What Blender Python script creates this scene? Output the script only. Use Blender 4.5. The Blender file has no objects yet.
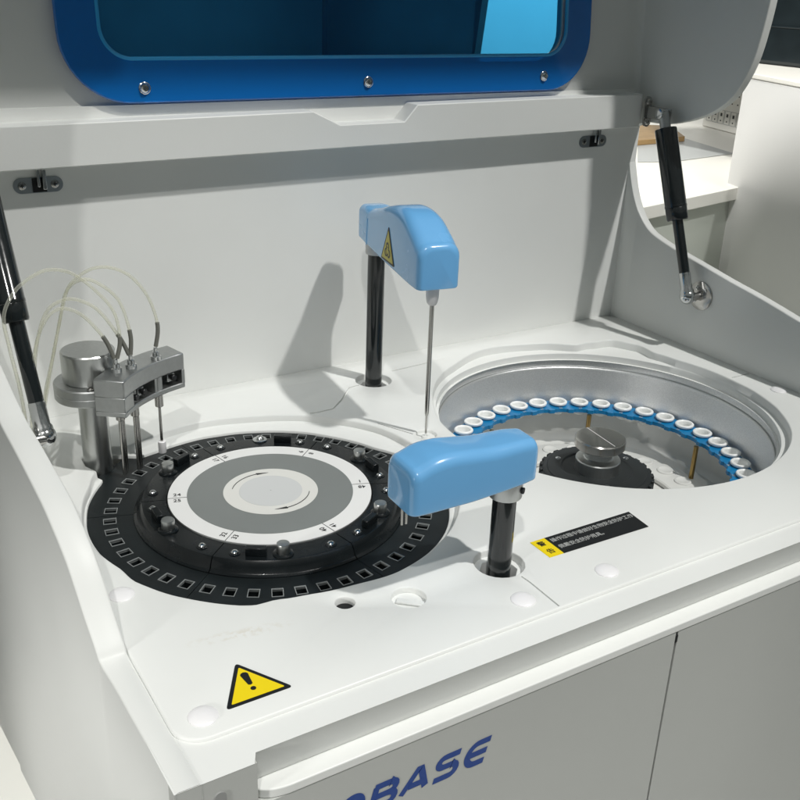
import bpy, bmesh, math, random
from mathutils import Vector, Matrix
random.seed(7)
S = bpy.context.scene
C = S.collection
PI = math.pi
R = math.radians

# ------------------------------------------------------------------ materials
def mat(name, col, rough=.5, metal=0, coat=0, noise=0, nscale=40, bump=0, bscale=300, trans=0, ior=1.45, spec=.5, alpha=1, roughvar=0, stretch=None):
    m = bpy.data.materials.new(name); m.use_nodes = True
    nt = m.node_tree; b = nt.nodes['Principled BSDF']
    b.inputs['Base Color'].default_value = (*col, 1)
    b.inputs['Roughness'].default_value = rough
    b.inputs['Metallic'].default_value = metal
    b.inputs['Coat Weight'].default_value = coat
    b.inputs['Coat Roughness'].default_value = .06
    b.inputs['Transmission Weight'].default_value = trans
    b.inputs['IOR'].default_value = ior
    b.inputs['Specular IOR Level'].default_value = spec
    b.inputs['Alpha'].default_value = alpha
    tc = nt.nodes.new('ShaderNodeTexCoord'); mp = nt.nodes.new('ShaderNodeMapping')
    nt.links.new(tc.outputs['Object'], mp.inputs['Vector'])
    if stretch: mp.inputs['Scale'].default_value = stretch
    if noise or roughvar:
        n = nt.nodes.new('ShaderNodeTexNoise'); n.inputs['Scale'].default_value = nscale; n.inputs['Detail'].default_value = 6
        nt.links.new(mp.outputs[0], n.inputs['Vector'])
        if noise:
            r = nt.nodes.new('ShaderNodeMapRange'); r.inputs['From Min'].default_value = .3; r.inputs['From Max'].default_value = .7
            r.inputs['To Min'].default_value = 1-noise; r.inputs['To Max'].default_value = 1+noise
            nt.links.new(n.outputs['Fac'], r.inputs['Value'])
            mx = nt.nodes.new('ShaderNodeVectorMath'); mx.operation = 'SCALE'; mx.inputs[0].default_value = col
            nt.links.new(r.outputs[0], mx.inputs['Scale']); nt.links.new(mx.outputs[0], b.inputs['Base Color'])
        if roughvar:
            r = nt.nodes.new('ShaderNodeMapRange'); r.inputs['From Min'].default_value = .3; r.inputs['From Max'].default_value = .7
            r.inputs['To Min'].default_value = max(.02, rough-roughvar); r.inputs['To Max'].default_value = rough+roughvar
            nt.links.new(n.outputs['Fac'], r.inputs['Value']); nt.links.new(r.outputs[0], b.inputs['Roughness'])
    if bump:
        n = nt.nodes.new('ShaderNodeTexNoise'); n.inputs['Scale'].default_value = bscale; n.inputs['Detail'].default_value = 3
        nt.links.new(mp.outputs[0], n.inputs['Vector'])
        bp = nt.nodes.new('ShaderNodeBump'); bp.inputs['Strength'].default_value = bump; bp.inputs['Distance'].default_value = .001
        nt.links.new(n.outputs['Fac'], bp.inputs['Height']); nt.links.new(bp.outputs[0], b.inputs['Normal'])
    return m
M = dict(
 white=mat('white_plastic', (.80,.81,.79), .38, noise=.018, nscale=7, bump=.04, bscale=500, roughvar=.06),
 shell=mat('white_shell', (.76,.77,.75), .45, noise=.02, nscale=4, bump=.06, bscale=400, roughvar=.05),
 lid=mat('lid_white', (.70,.71,.69), .42, noise=.02, nscale=4, bump=.06, bscale=400),
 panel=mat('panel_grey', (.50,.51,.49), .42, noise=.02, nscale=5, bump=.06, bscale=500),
 cap=mat('cap_white', (.86,.85,.86), .3),
 cup=mat('cup_white', (.88,.89,.88), .35),
 black=mat('black_plastic', (.006,.008,.009), .26, spec=.35, coat=.08, noise=.15, nscale=60, bump=.04, bscale=600, roughvar=.03),
 blackring=mat('black_ring', (.009,.012,.013), .42, spec=.35, noise=.2, nscale=50, bump=.08, bscale=700),
 hub=mat('hub_black', (.015,.018,.019), .5, bump=.05, noise=.15),
 hole=mat('dark_hollow', (.006,.007,.008), .6),
 blue=mat('arm_blue', (.165,.45,.80), .24, coat=.75, noise=.02, nscale=14, roughvar=.05, bump=.03, bscale=350),
 ringblue=mat('ring_blue', (.005,.19,.43), .35, noise=.06, nscale=60),
 frame=mat('frame_blue', (.03,.36,.75), .08, coat=1, noise=.08, nscale=6),
 alu=mat('brushed_aluminium', (.52,.53,.52), .32, 1, noise=.05, nscale=300, bump=.08, bscale=500, stretch=(1,1,.06)),
 alumatt=mat('satin_aluminium', (.50,.51,.505), .42, 1, noise=.04, nscale=200, bump=.1, bscale=900),
 chrome=mat('chrome', (.62,.63,.63), .14, 1, roughvar=.06, nscale=90),
 hingegrey=mat('hinge_grey', (.30,.33,.35), .35, .6, noise=.05),
 sleeve=mat('sleeve_grey', (.16,.16,.14), .4),
 steel=mat('steel', (.48,.47,.45), .22, 1),
 darksteel=mat('dark_steel', (.16,.165,.165), .3, 1, noise=.1, nscale=200),
 brass=mat('brass', (.36,.25,.10), .35, 1, noise=.12, nscale=120, stretch=(1,1,.1)),
 post=mat('post_black', (.010,.013,.014), .16, coat=.6, roughvar=.04, nscale=120),
 labelwhite=mat('label_white', (.80,.80,.79), .4),
 labelcream=mat('label_cream', (.74,.735,.70), .35),
 labelgrey=mat('label_grey', (.20,.215,.21), .36, roughvar=.06, nscale=25, noise=.03),
 labelpale=mat('label_pale', (.62,.63,.63), .3),
 ink=mat('ink_black', (.010,.011,.012), .4),
 greyink=mat('ink_grey', (.35,.36,.36), .4),
 whiteink=mat('ink_white', (.46,.47,.46), .45),
 yellow=mat('sign_yellow', (.86,.66,.006), .35),
 oliveyellow=mat('sign_olive', (.52,.46,.05), .35),
 logo=mat('logo_blue', (.008,.05,.26), .35),
 tray=mat('tray_white', (.72,.72,.69), .35, noise=.03),
 groove=mat('groove_grey', (.30,.305,.30), .6),
 cuvette=mat('cuvette_rim', (.24,.255,.255), .15, coat=.5),
 metalpaint=None,
 stain=mat('stain', (.70,.68,.60), .5),
 floor=mat('hall_floor', (.72,.72,.68), .4, noise=.03, nscale=3),
 table=mat('table_white', (.80,.79,.74), .4, noise=.02, nscale=3),
 shadegrey=mat('table_shade', (.45,.47,.47), .4),  # grey for the shade painted on the tabletop
 wood=mat('wood_brown', (.36,.23,.10), .5, noise=.2, nscale=20, stretch=(1,8,1)),
 monitor=mat('monitor_dark', (.012,.018,.021), .35, noise=.3, nscale=8),
 cabinet=mat('cabinet_white', (.74,.74,.73), .45, noise=.015, nscale=4),
 tabside=mat('side_green_grey', (.55,.58,.53), .5),
)
# silvery sprayed metal with fine sparkle for the bowl wall
m = mat('bowl_metal', (.72,.73,.73), .34, .7, bump=.25, bscale=1400, noise=.10, nscale=700); M['metalpaint'] = m
# clear tube

def glassy(name, tint, fac, rough=.03):
    m = bpy.data.materials.new(name); m.use_nodes = True; nt = m.node_tree; nt.nodes.clear()
    o = nt.nodes.new('ShaderNodeOutputMaterial'); t = nt.nodes.new('ShaderNodeBsdfTransparent'); t.inputs[0].default_value = (*tint, 1)
    p = nt.nodes.new('ShaderNodeBsdfPrincipled'); p.inputs['Base Color'].default_value = (tint[0]*.2, tint[1]*.36, tint[2]*.58, 1)
    p.inputs['Roughness'].default_value = rough; p.inputs['Coat Weight'].default_value = 1; p.inputs['Coat Roughness'].default_value = .03
    mx = nt.nodes.new('ShaderNodeMixShader'); mx.inputs[0].default_value = fac
    nt.links.new(t.outputs[0], mx.inputs[1]); nt.links.new(p.outputs[0], mx.inputs[2]); nt.links.new(mx.outputs[0], o.inputs[0])
    return m
def clear_tube():
    m = bpy.data.materials.new('clear_tube'); m.use_nodes = True; nt = m.node_tree; nt.nodes.clear()
    o = nt.nodes.new('ShaderNodeOutputMaterial'); t = nt.nodes.new('ShaderNodeBsdfTransparent'); t.inputs[0].default_value = (.97,.97,.92,1)
    p = nt.nodes.new('ShaderNodeBsdfPrincipled'); p.inputs['Base Color'].default_value = (.86,.86,.78,1); p.inputs['Roughness'].default_value = .08; p.inputs['Coat Weight'].default_value = 1
    lw = nt.nodes.new('ShaderNodeLayerWeight'); lw.inputs[0].default_value = .45; mr = nt.nodes.new('ShaderNodeMapRange'); mr.inputs['To Min'].default_value = .14; mr.inputs['To Max'].default_value = .80
    mx = nt.nodes.new('ShaderNodeMixShader'); nt.links.new(lw.outputs['Facing'], mr.inputs['Value']); nt.links.new(mr.outputs[0], mx.inputs[0])
    nt.links.new(t.outputs[0], mx.inputs[1]); nt.links.new(p.outputs[0], mx.inputs[2]); nt.links.new(mx.outputs[0], o.inputs[0]); return m
M['tube'] = clear_tube()
def stained(src):
    m = src.copy(); m.name = 'deck_white'; nt = m.node_tree; b = nt.nodes['Principled BSDF']
    src_s = b.inputs['Base Color'].links[0].from_socket
    tc = nt.nodes.new('ShaderNodeTexCoord'); mp = nt.nodes.new('ShaderNodeMapping'); mp.vector_type = 'TEXTURE'
    mp.inputs['Location'].default_value = (.247,.6235,0); mp.inputs['Rotation'].default_value = (0,0,R(-9)); mp.inputs['Scale'].default_value = (.052,.0085,1)
    nt.links.new(tc.outputs['Object'], mp.inputs[0]); g = nt.nodes.new('ShaderNodeTexGradient'); g.gradient_type = 'SPHERICAL'; nt.links.new(mp.outputs[0], g.inputs[0])
    n = nt.nodes.new('ShaderNodeTexNoise'); n.inputs['Scale'].default_value = 170; n.inputs['Detail'].default_value = 4; nt.links.new(tc.outputs['Object'], n.inputs[0])
    r1 = nt.nodes.new('ShaderNodeMapRange'); r1.inputs['From Min'].default_value = .47; r1.inputs['From Max'].default_value = .62; nt.links.new(n.outputs['Fac'], r1.inputs['Value'])
    g2 = nt.nodes.new('ShaderNodeMath'); g2.operation = 'MULTIPLY'; nt.links.new(g.outputs['Fac'], g2.inputs[0]); nt.links.new(r1.outputs[0], g2.inputs[1])
    g3 = nt.nodes.new('ShaderNodeMath'); g3.operation = 'MULTIPLY'; g3.inputs[1].default_value = .5; g3.use_clamp = True; nt.links.new(g2.outputs[0], g3.inputs[0])
    mx = nt.nodes.new('ShaderNodeMix'); mx.data_type = 'RGBA'; nt.links.new(g3.outputs[0], mx.inputs[0]); nt.links.new(src_s, mx.inputs[6]); mx.inputs[7].default_value = (.60,.54,.42,1)
    nt.links.new(mx.outputs[2], b.inputs['Base Color']); return m
M['deck'] = stained(M['white'])
M['pane'] = glassy('pane_blue', (.26,.70,.95), .14)
M['frameclear'] = glassy('frame_acrylic', (.03,.50,.97), .72, .10)

# ------------------------------------------------------------------ helpers
def link(o, parent=None):
    C.objects.link(o)
    if parent: o.parent = parent
    return o
def fin(name, bm, material, parent=None, sharp=32, bev=0, seg=2):
    bmesh.ops.remove_doubles(bm, verts=bm.verts, dist=1e-6)
    bmesh.ops.recalc_face_normals(bm, faces=bm.faces)
    me = bpy.data.meshes.new(name); bm.to_mesh(me); bm.free()
    for p in me.polygons: p.use_smooth = True
    me.set_sharp_from_angle(angle=R(sharp))
    me.materials.append(M[material] if isinstance(material, str) else material)
    o = bpy.data.objects.new(name, me); link(o, parent)
    if bev:
        b = o.modifiers.new('bevel', 'BEVEL'); b.width = bev; b.segments = seg; b.limit_method = 'ANGLE'; b.angle_limit = R(40); b.harden_normals = False
    return o
def tag(o, label=None, cat=None, group=None, kind=None):
    if label: o['label'] = label
    if cat: o['category'] = cat
    if group: o['group'] = group
    if kind: o['kind'] = kind
    return o
def thing(name, label, cat, loc=(0,0,0), group=None):
    o = bpy.data.objects.new(name, None); o.location = loc; o.empty_display_size = .02; link(o)
    return tag(o, label, cat, group)
def box(bm, x0, x1, y0, y1, z0, z1):
    v = [bm.verts.new(p) for p in ((x0,y0,z0),(x1,y0,z0),(x1,y1,z0),(x0,y1,z0),(x0,y0,z1),(x1,y0,z1),(x1,y1,z1),(x0,y1,z1))]
    for f in ((0,3,2,1),(4,5,6,7),(0,1,5,4),(1,2,6,5),(2,3,7,6),(3,0,4,7)): bm.faces.new([v[i] for i in f])
def loft(bm, loops, closed=True, cap0=False, cap1=False):
    vs = [[bm.verts.new(p) for p in L] for L in loops]
    n = len(vs[0])
    for a, b in zip(vs, vs[1:]):
        for i in range(n if closed else n-1):
            j = (i+1) % n
            bm.faces.new((a[i], a[j], b[j], b[i]))
    if cap0: bm.faces.new(list(reversed(vs[0])))
    if cap1: bm.faces.new(vs[-1])
    return vs
def circ(cx, cy, z, r, n=32, a0=0):
    return [(cx+r*math.cos(a0+2*PI*i/n), cy+r*math.sin(a0+2*PI*i/n), z) for i in range(n)]
def lathe(bm, cx, cy, prof, n=40, cap0=True, cap1=True):
    loft(bm, [circ(cx, cy, z, max(r, 1e-5), n) for r, z in prof], cap0=cap0, cap1=cap1)
def ring_frame(d):
    d = Vector(d).normalized(); u = d.orthogonal().normalized(); return d, u, d.cross(u)
def lathe_axis(bm, p0, p1, prof, n=24, cap=True):
    """prof: (radius, t) with t metres along p0->p1"""
    p0 = Vector(p0); d, u, v = ring_frame(Vector(p1)-p0)
    loft(bm, [[p0+d*t+(u*math.cos(2*PI*i/n)+v*math.sin(2*PI*i/n))*max(r,1e-5) for i in range(n)] for r, t in prof], cap0=cap, cap1=cap)
def sphere(bm, c, r, n=20):
    lathe_axis(bm, Vector(c)-Vector((0,0,r)), Vector(c)+Vector((0,0,r)), [(r*math.sin(PI*k/12), r-r*math.cos(PI*k/12)) for k in range(13)], n)
def spline(pts, n=8):
    P = [Vector(p) for p in pts]; P = [P[0]*2-P[1]]+P+[P[-1]*2-P[-2]]; out = []
    for i in range(1, len(P)-2):
        a, b, c, d = P[i-1:i+3]
        for k in range(n):
            t = k/n
            out.append(.5*((2*b)+(c-a)*t+(2*a-5*b+4*c-d)*t*t+(3*b-a-3*c+d)*t**3))
    out.append(P[-2]); return out
def tube(bm, pts, r, n=10, cap=True):
    loops = []; prev = None
    for i, p in enumerate(pts):
        d = (pts[min(i+1, len(pts)-1)]-pts[max(i-1, 0)]).normalized()
        u = d.orthogonal().normalized() if prev is None else (prev-d*prev.dot(d)).normalized()
        prev = u; v = d.cross(u)
        loops.append([p+(u*math.cos(2*PI*k/n)+v*math.sin(2*PI*k/n))*r for k in range(n)])
    loft(bm, loops, cap0=cap, cap1=cap)
def fill(bm, loops, z=None):
    """planar region bounded by nested loops (even-odd)"""
    es = []
    for L in loops:
        vs = [bm.verts.new(p) for p in L]
        for i in range(len(vs)): es.append(bm.edges.new((vs[i], vs[(i+1) % len(vs)])))
    bmesh.ops.triangle_fill(bm, use_beauty=True, use_dissolve=False, edges=es)
def rrect(x0, x1, y0, y1, r, n=6):
    out = []
    for cx, cy, a in ((x1-r,y1-r,0),(x0+r,y1-r,90),(x0+r,y0+r,180),(x1-r,y0+r,270)):
        for k in range(n+1):
            t = R(a+90*k/n); out.append((cx+r*math.cos(t), cy+r*math.sin(t)))
    return out
def prism(bm, pts, z0, z1):
    loft(bm, [[(x,y,z0) for x,y in pts], [(x,y,z1) for x,y in pts]], cap0=True, cap1=True)
def offset_poly(path, w):
    """closed outline round an open 2d polyline"""
    L, Rr = [], []
    for i, p in enumerate(path):
        a = Vector(path[max(i-1,0)]); b = Vector(path[min(i+1, len(path)-1)]); d = (b-a).normalized(); n = Vector((-d.y, d.x))
        p = Vector(p); L.append(p+n*w); Rr.append(p-n*w)
    return [tuple(q) for q in L+Rr[::-1]]
def text(name, s, size, material, parent, mtx, extrude=.0002, align='CENTER', shear=0, bold=0, spacing=1):
    cu = bpy.data.curves.new(name, 'FONT'); cu.body = s; cu.size = size; cu.extrude = extrude; cu.align_x = align; cu.align_y = 'CENTER'
    cu.shear = shear; cu.offset = bold; cu.space_character = spacing; cu.resolution_u = 4
    t = bpy.data.objects.new(name, cu); C.objects.link(t)
    dg = bpy.context.evaluated_depsgraph_get(); me = bpy.data.meshes.new_from_object(t.evaluated_get(dg))
    bpy.data.objects.remove(t); me.transform(mtx); me.name = name
    me.materials.clear(); me.materials.append(M[material])
    o = bpy.data.objects.new(name, me); return link(o, parent)
def TR(x, y, z, rz=0, rx=0): return Matrix.Translation((x,y,z)) @ Matrix.Rotation(rz,4,'Z') @ Matrix.Rotation(rx,4,'X')
def flat(bm, pts, z, h=.0004): loft(bm, [[(x,y,z-h) for x,y in pts], [(x,y,z) for x,y in pts]], cap1=True)
def interp(tab, a):
    tab = sorted(tab); a = (a+180) % 360-180
    t = [(tab[-2][0]-360, tab[-2][1]), (tab[-1][0]-360, tab[-1][1])]+tab+[(tab[0][0]+360, tab[0][1]), (tab[1][0]+360, tab[1][1])]
    for i in range(1, len(t)-2):
        if t[i][0] <= a <= t[i+1][0]:
            u = (a-t[i][0])/max(1e-6, t[i+1][0]-t[i][0]); 
            u = u*u*(3-2*u)
            return t[i][1]*(1-u)+t[i+1][1]*u
def polar(c, tab, z, n=180, off=0):
    return [(c[0]+(interp(tab, k*360/n)+off)*math.cos(2*PI*k/n), c[1]+(interp(tab, k*360/n)+off)*math.sin(2*PI*k/n), z) for k in range(n)]
def curve_interp(tab, x):
    if x <= tab[0][0]: return tab[0][1]
    for (a, p), (b, q) in zip(tab, tab[1:]):
        if x <= b: return p+(q-p)*(x-a)/(b-a)
    return tab[-1][1]

CL = (.3685, .8315); CR = (.851, .846)
# ================================================================== ANALYZER BODY
AN = thing('chemistry_analyzer', 'large white benchtop chemistry analyzer with open lid, blue window frame and grey front', 'lab analyzer', (.64,.8,-.5))
AN.location = (0,0,0)

# --- deck: outlines of the two openings (polar tables, degrees -> metres)
TL = [(-172,.1930),(-161,.1925),(-151,.1985),(-138,.2005),(-120,.2025),(-112,.1940),(-104,.1915),(-93,.1915),(-77,.1968),(-60,.1975),(-47,.199),(-26,.2015),(7,.2),(27,.2045),(52,.202),(73,.199),(91,.2025),(112,.2010),(119,.2030),(124,.2260),(131,.2310),(135,.2200),(138,.1990),(150,.193),(165,.192)]
BL = [(-172,.186),(-138,.190),(-112,.186),(-77,.187),(-47,.190),(-30,.189),(-10,.186),(9,.180),(22,.1725),(40,.172),(54,.1745),(66,.1758),(84,.1785),(95,.181),(111,.1825),(118,.186),(123,.2160),(131,.2230),(135,.2120),(138.5,.190),(150,.189),(165,.187)]
TRt = [(-150,.2313),(-122,.2318),(-78,.2305),(-50,.2315),(-32,.2291),(-18,.2265),(-4,.2235),(18,.2245),(28,.231),(37,.2535),(45,.2600),(52,.2420),(59,.2265),(72,.2345),(94,.2415),(117,.2300),(150,.2270),(168,.2305)]
postA = (.621, 1.053); postB = (.500, .607)
def nut(c, r, n=24): return [(c[0]+r*math.cos(2*PI*k/n), c[1]+r*math.sin(2*PI*k/n)) for k in range(n)]
outer = rrect(.161, 1.1165, .525, 1.1245, .022)
holes = []
bm = bmesh.new()
zero = lambda L: [(p[0], p[1], 0) for p in L]
TLl = polar(CL, TL, 0); TRl = polar(CR, TRt, 0)
simple = [  # centre, radius, depth
 (postA, .0255, .008), (postB, .0250, .008), ((.343,.621), .0098, .007), ((.396,.601), .0165, .006), ((.592,.876), .0135, .004)]
grooves = [
 [(.505,.5262),(.5055,.568),(.5045,.5795)],
 [(.5945,1.046),(.580,1.045),(.552,1.014),(.528,.993),(.505,.992),(.4955,.9935)],
 [(.5555,.9295),(.578,.884)],
 [(1.0775,.833),(1.1135,.833)],
 [(.727,1.075),(.660,1.070)],
]
def gl(path): return [(x,y,0) for x,y in offset_poly(path, .0014 if len(path) > 5 else .0009)]
fill(bm, [[(x,y,0) for x,y in outer], TLl, TRl]+[[(x,y,0) for x,y in nut(c,r)] for c,r,d in simple]+[gl(g) for g in grooves])
# rounded outer edge going down
def rin(d): return rrect(.161-d, 1.1165+min(d,.0003), .525-d, 1.1245+min(d,.0003), .022+d*.5)
loft(bm, [[(x,y,z) for x,y in rin(d)] for d,z in ((0,0),(.0008,-.0003),(.0015,-.0012),(.0018,-.0025),(.0018,-.008))])
# left opening: fillet, wall, ledge, wall
loft(bm, [TLl, polar(CL,TL,-.0004,off=-.0011), polar(CL,TL,-.0016,off=-.0022), polar(CL,TL,-.0085,off=-.0030)])
lo = [polar(CL,TL,-.0085,off=-.0030)]
a = polar(CL,TL,-.0085,off=-.0030); b = polar(CL,BL,-.0103)
def mixl(a,b,t,z): return [((p[0]*(1-t)+q[0]*t),(p[1]*(1-t)+q[1]*t),z) for p,q in zip(a,b)]
loft(bm, [a, mixl(a,b,.12,-.0098), mixl(a,b,.3,-.0102), b, polar(CL,BL,-.0110,off=-.0006), polar(CL,BL,-.0150,off=-.0008)])
# right opening
a = polar(CR,TRt,-.0115,off=-.0026); b = circ(CR[0],CR[1],-.0135,.2205,180)
loft(bm, [TRl, polar(CR,TRt,-.0004,off=-.0010), polar(CR,TRt,-.0018,off=-.0018), a, mixl(a,b,.5,-.0125), b,
          circ(*CR,-.0225,.2200,180), circ(*CR,-.0226,.2165,180)])
for c,r,d in simple:
    loft(bm, [[(x,y,z) for x,y in nut(c,r-o)] for o,z in ((0,0),(.0006,-.0004),(.001,-.0014),(.0012,-d))])
for g in grooves: loft(bm, [gl(g), [(x,y,-.003) for x,y,z in gl(g)]], cap1=True)
deck = fin('deck_panel', bm, 'deck', AN, sharp=50)
tag(deck, 'flat white work deck with two round wells')
# bottoms of the deck recesses
for (c,r,d), hl in zip(simple, ('well','well','hole','cup','cup')):
    bm = bmesh.new()
    if hl == 'well':
        # white ledge with a dark clearance hole for the post
        pr = [(.0262,-.0079),(.0185,-.0079),(.0180,-.0085),(.0180,-.03)]
        loft(bm, [circ(*c, z, rr, 8, a0=.39) if rr < .02 else circ(*c, z, rr, 8, a0=.39) for rr, z in pr])
        fin('post_recess', bm, 'white', AN, 40)
        bm = bmesh.new(); lathe(bm, *c, [(.0179,-.0301),(.0179,-.0300)], 24); fin('post_hole', bm, 'hole', AN)
    elif hl == 'hole':
        lathe(bm, *c, [(r,-.0072),(r,-.0070)], 24); fin('drain_hole', bm, 'hole', AN)
    else:
        lathe(bm, *c, [(r,-d-.001),(r,-d),(r*.5,-d-.0002)], 32); 
        o = fin('wash_cup', bm, 'white', AN)
        bm = bmesh.new()
        if r > .015:
            box(bm, -.013,.013,-.0035,.0035,0,.0022); bmesh.ops.rotate(bm, verts=bm.verts, matrix=Matrix.Rotation(R(-42),3,'Z')); bmesh.ops.translate(bm, verts=bm.verts, vec=(c[0]+.001,c[1]-.002,-d)); fin('cup_rib', bm, 'white', AN, bev=.0008)
        else:
            lathe(bm, *c, [(.006,-d),(.005,-d+.002),(.002,-d+.0022),(.0016,-d+.0005)], 24); fin('cup_insert', bm, 'white', AN)
# screw caps
for (x,y) in ((.1845,.546),(.178,.724),(.483,.549),(.581,.548),(1.1005,.771)):
    bm = bmesh.new(); lathe(bm, x, y, [(.0113,-.0002),(.0112,.0006),(.0100,.0016),(.006,.0026),(.002,.0029),(.0001,.003)], 32, cap0=False); fin('screw_cap', bm, 'cap', AN)

# --- frame under and round the deck, front grip
bm = bmesh.new()
def front_outline(y): pass
zf = -.0032
# frame top: strip left + front
FO = [(.1415,.4875),(.1995,.4875),(.2045,.497),(1.135,.497),(1.135,.535),(.17,.535),(.17,.70),(.139,.70)]
loft(bm, [[(x,y,zf) for x,y in FO]], closed=True); bm.faces.new([bm.verts.new((x,y,zf)) for x,y in FO])
box(bm, .150,.170,.66,1.13,zf-.02,zf-.0003)
fin('top_frame', bm, 'white', AN, 30)
# grip channel behind the lip
bm = bmesh.new()
prof = [(.4970,zf+.0002),(.4975,zf-.0010),(.5000,-.020),(.5022,-.0315),(.5030,-.0338),(.5045,-.0346),(.5060,-.0348)]
xs_ = [.2030,.2036,.2050,.30,.50,.80,1.135]
loft(bm, [[(x,y,z) for y,z in prof] for x in xs_], closed=False)
fin('grip_channel', bm, 'shell', AN, 50)
bm = bmesh.new()
lip = [(1.135,.5062),(1.135,.4868)]+[(.2290-.0265*math.sin(R(a)), .4993-.0125*math.cos(R(a))) for a in range(0,91,6)]+[(.2025,.5062)]
prism(bm, lip, -.0432, -.0347); fin('grip_lip', bm, 'white', AN, 30, bev=.0011, seg=3)
# front face (left part comes flush up to the frame)
bm = bmesh.new()
box(bm, .1417,.2015,.4878,.50,-.62,zf-.0003)
box(bm, .1990,.6180,.4876,.4975,-.62,-.0434)
box(bm, .6212,1.135,.4876,.4975,-.62,-.0434)
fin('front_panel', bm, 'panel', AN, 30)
bm = bmesh.new(); box(bm, .6178,.6214,.4900,.4975,-.62,-.0436); fin('door_seam', bm, 'groove', AN)
bm = bmesh.new(); box(bm, .6180,.6216,.4872,.4896,-.056,-.047); fin('seam_notch', bm, 'hole', AN, bev=.0008)
bm = bmesh.new(); prism(bm, rrect(-.0042,.0042,-.03,.03,.0041), 0, .0012)
bm.transform(Matrix.Translation((.1735,.4878,-.046)) @ Matrix.Rotation(R(90),4,'X')); fin('finger_slot', bm, 'groove', AN)
# logo
def arcp(cx, cz, rx, rz, a0, a1, n=10): return [(cx+rx*math.cos(R(a0+(a1-a0)*k/n)), cz+rz*math.sin(R(a0+(a1-a0)*k/n))) for k in range(n+1)]
GL = {  # strokes in a 1 x 1 cell
 'B': [[(.08,0),(.08,1)], [(.0,1),(.62,1)]+arcp(.62,.76,.26,.24,90,-90,8)+[(.16,.52)], [(.62,.52)]+arcp(.66,.26,.27,.26,90,-90,8)+[(.0,0)]],
 'I': [[(.2,0),(.2,1)]],
 'O': [arcp(.46,.5,.42,.5,0,360,28)],
 'A': [[(-.02,0),(.44,1),(.56,1),(.96,0)], [(.22,.30),(.80,.30)]],
 'S': [[(.92,1),(.34,1)]+arcp(.30,.765,.24,.235,90,270,8)+[(.66,.53)]+arcp(.66,.265,.24,.265,90,-90,8)+[(.02,0)]],
 'E': [[(.95,1),(.50,1)]+arcp(.46,.5,.40,.5,90,270,14)+[(.90,0)], [(.08,.5),(.90,.5)]],
}
def ribbon(bm, path, w, mp, th=.0005):
    P_ = [Vector(p) for p in path]; Lf, Rt = [], []
    for i, p in enumerate(P_):
        a = P_[max(i-1,0)]; b = P_[min(i+1,len(P_)-1)]; d1 = (p-a) if i else (b-p); d2 = (b-p) if i < len(P_)-1 else d1
        d = (d1.normalized()+d2.normalized()); d = d.normalized() if d.length > .1 else d2.normalized(); n = Vector((-d.y,d.x)); k = 1/max(.6, n.dot(Vector((-d1.normalized().y, d1.normalized().x))))
        Lf.append(p+n*w*k); Rt.append(p-n*w*k)
    for i in range(len(P_)-1):
        q = [Lf[i],Lf[i+1],Rt[i+1],Rt[i]]
        bm.faces.new([bm.verts.new(mp(v.x,v.y,th)) for v in q])
lw, lh, pitch = .0232, .0245, .0297
x_end = .4045; base = -.0965
logo = bpy.data.objects.new('logo_lettering', None); link(logo, AN)
for i, ch in enumerate('ESABOIB'):
    x0 = x_end-lw-i*pitch if i < 5 else x_end-lw-4*pitch-(.0135 if i == 5 else .0385)
    bm = bmesh.new()
    for si, st_ in enumerate(GL[ch]):
        ribbon(bm, [(x*lw, z*(lh-.0042)+.0021) for x,z in st_], .0029, lambda x, z, th, si=si: (x0+x+.26*z, .4876-.0003-si*.0001, base+z))
    fin('letter', bm, 'logo', logo)
# --- side walls
PROF = [(1.135,.300),(1.131,.270),(1.120,.236),(1.110,.210),(1.098,.188),(1.082,.169),(1.062,.1545),(1.035,.146),(1.004,.139),(.955,.130),(.896,.119),(.841,.110),(.771,.096),(.71,.082),(.66,.060),(.60,.032),(.55,.012),(.52,.001),(.497,zf)]
def wall(name, xi, xo, prof, label, mt='shell'):
    bm = bmesh.new(); b = .0018
    sp = prof
    def row(y, z, i):
        xin = xi(y) ; xou = xo(y); s = 1 if xou > xin else -1
        return [(xin,y,-.05), (xin,y,z-b), (xin+s*b*.35,y,z-b*.35), (xin+s*b,y,z), (xou-s*b,y,z), (xou-s*b*.35,y,z-b*.35), (xou,y,z-b), (xou,y,-.18), (xou,y,-.62 if s > 0 else -.262-.40*(y-.49))]
    loft(bm, [row(y,z,i) for i,(y,z) in enumerate(sp)], closed=False)
    o = fin(name, bm, mt, AN, 40); tag(o, label); return o
def dens(p, n=4):
    q = spline([(a,b,0) for a,b in p], n); return [(v.x, v.y) for v in q]
wall('side_wall', lambda y: 1.1172, lambda y: 1.1312, dens(PROF), 'right side wall with a curved sloping top edge')
LIN = [(.49,.161),(.62,.1595),(.668,.158),(.701,.154),(.732,.1515),(.763,.149),(.823,.1455),(.905,.143),(1.14,.143)]
LOUT = [(.487,.1435),(.536,.140),(.599,.1385),(.653,.138),(.674,.1337),(.717,.1275),(.750,.126),(.80,.123),(.875,.120),(1.14,.120)]
LPROF = [(1.135,.300),(1.131,.270),(1.120,.236),(1.110,.210),(1.098,.188),(1.082,.169),(1.062,.1545),(1.035,.146),(1.004,.139),(.955,.130),(.905,.120),(.871,.113),(.823,.108),(.763,.0955),(.735,.085),(.701,.061),(.670,.026),(.650,.006),(.640,-.002),(.600,zf+.0008),(.4875,zf+.0008)]
wall('side_wall', lambda y: sum(curve_interp(LIN,y+d) for d in (-.03,-.018,-.006,.006,.018,.03))/6, lambda y: sum(curve_interp(LOUT,y+d) for d in (-.05,-.03,-.01,.01,.03,.05))/6, dens(LPROF), 'left side wall curving down to the front corner')
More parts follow.
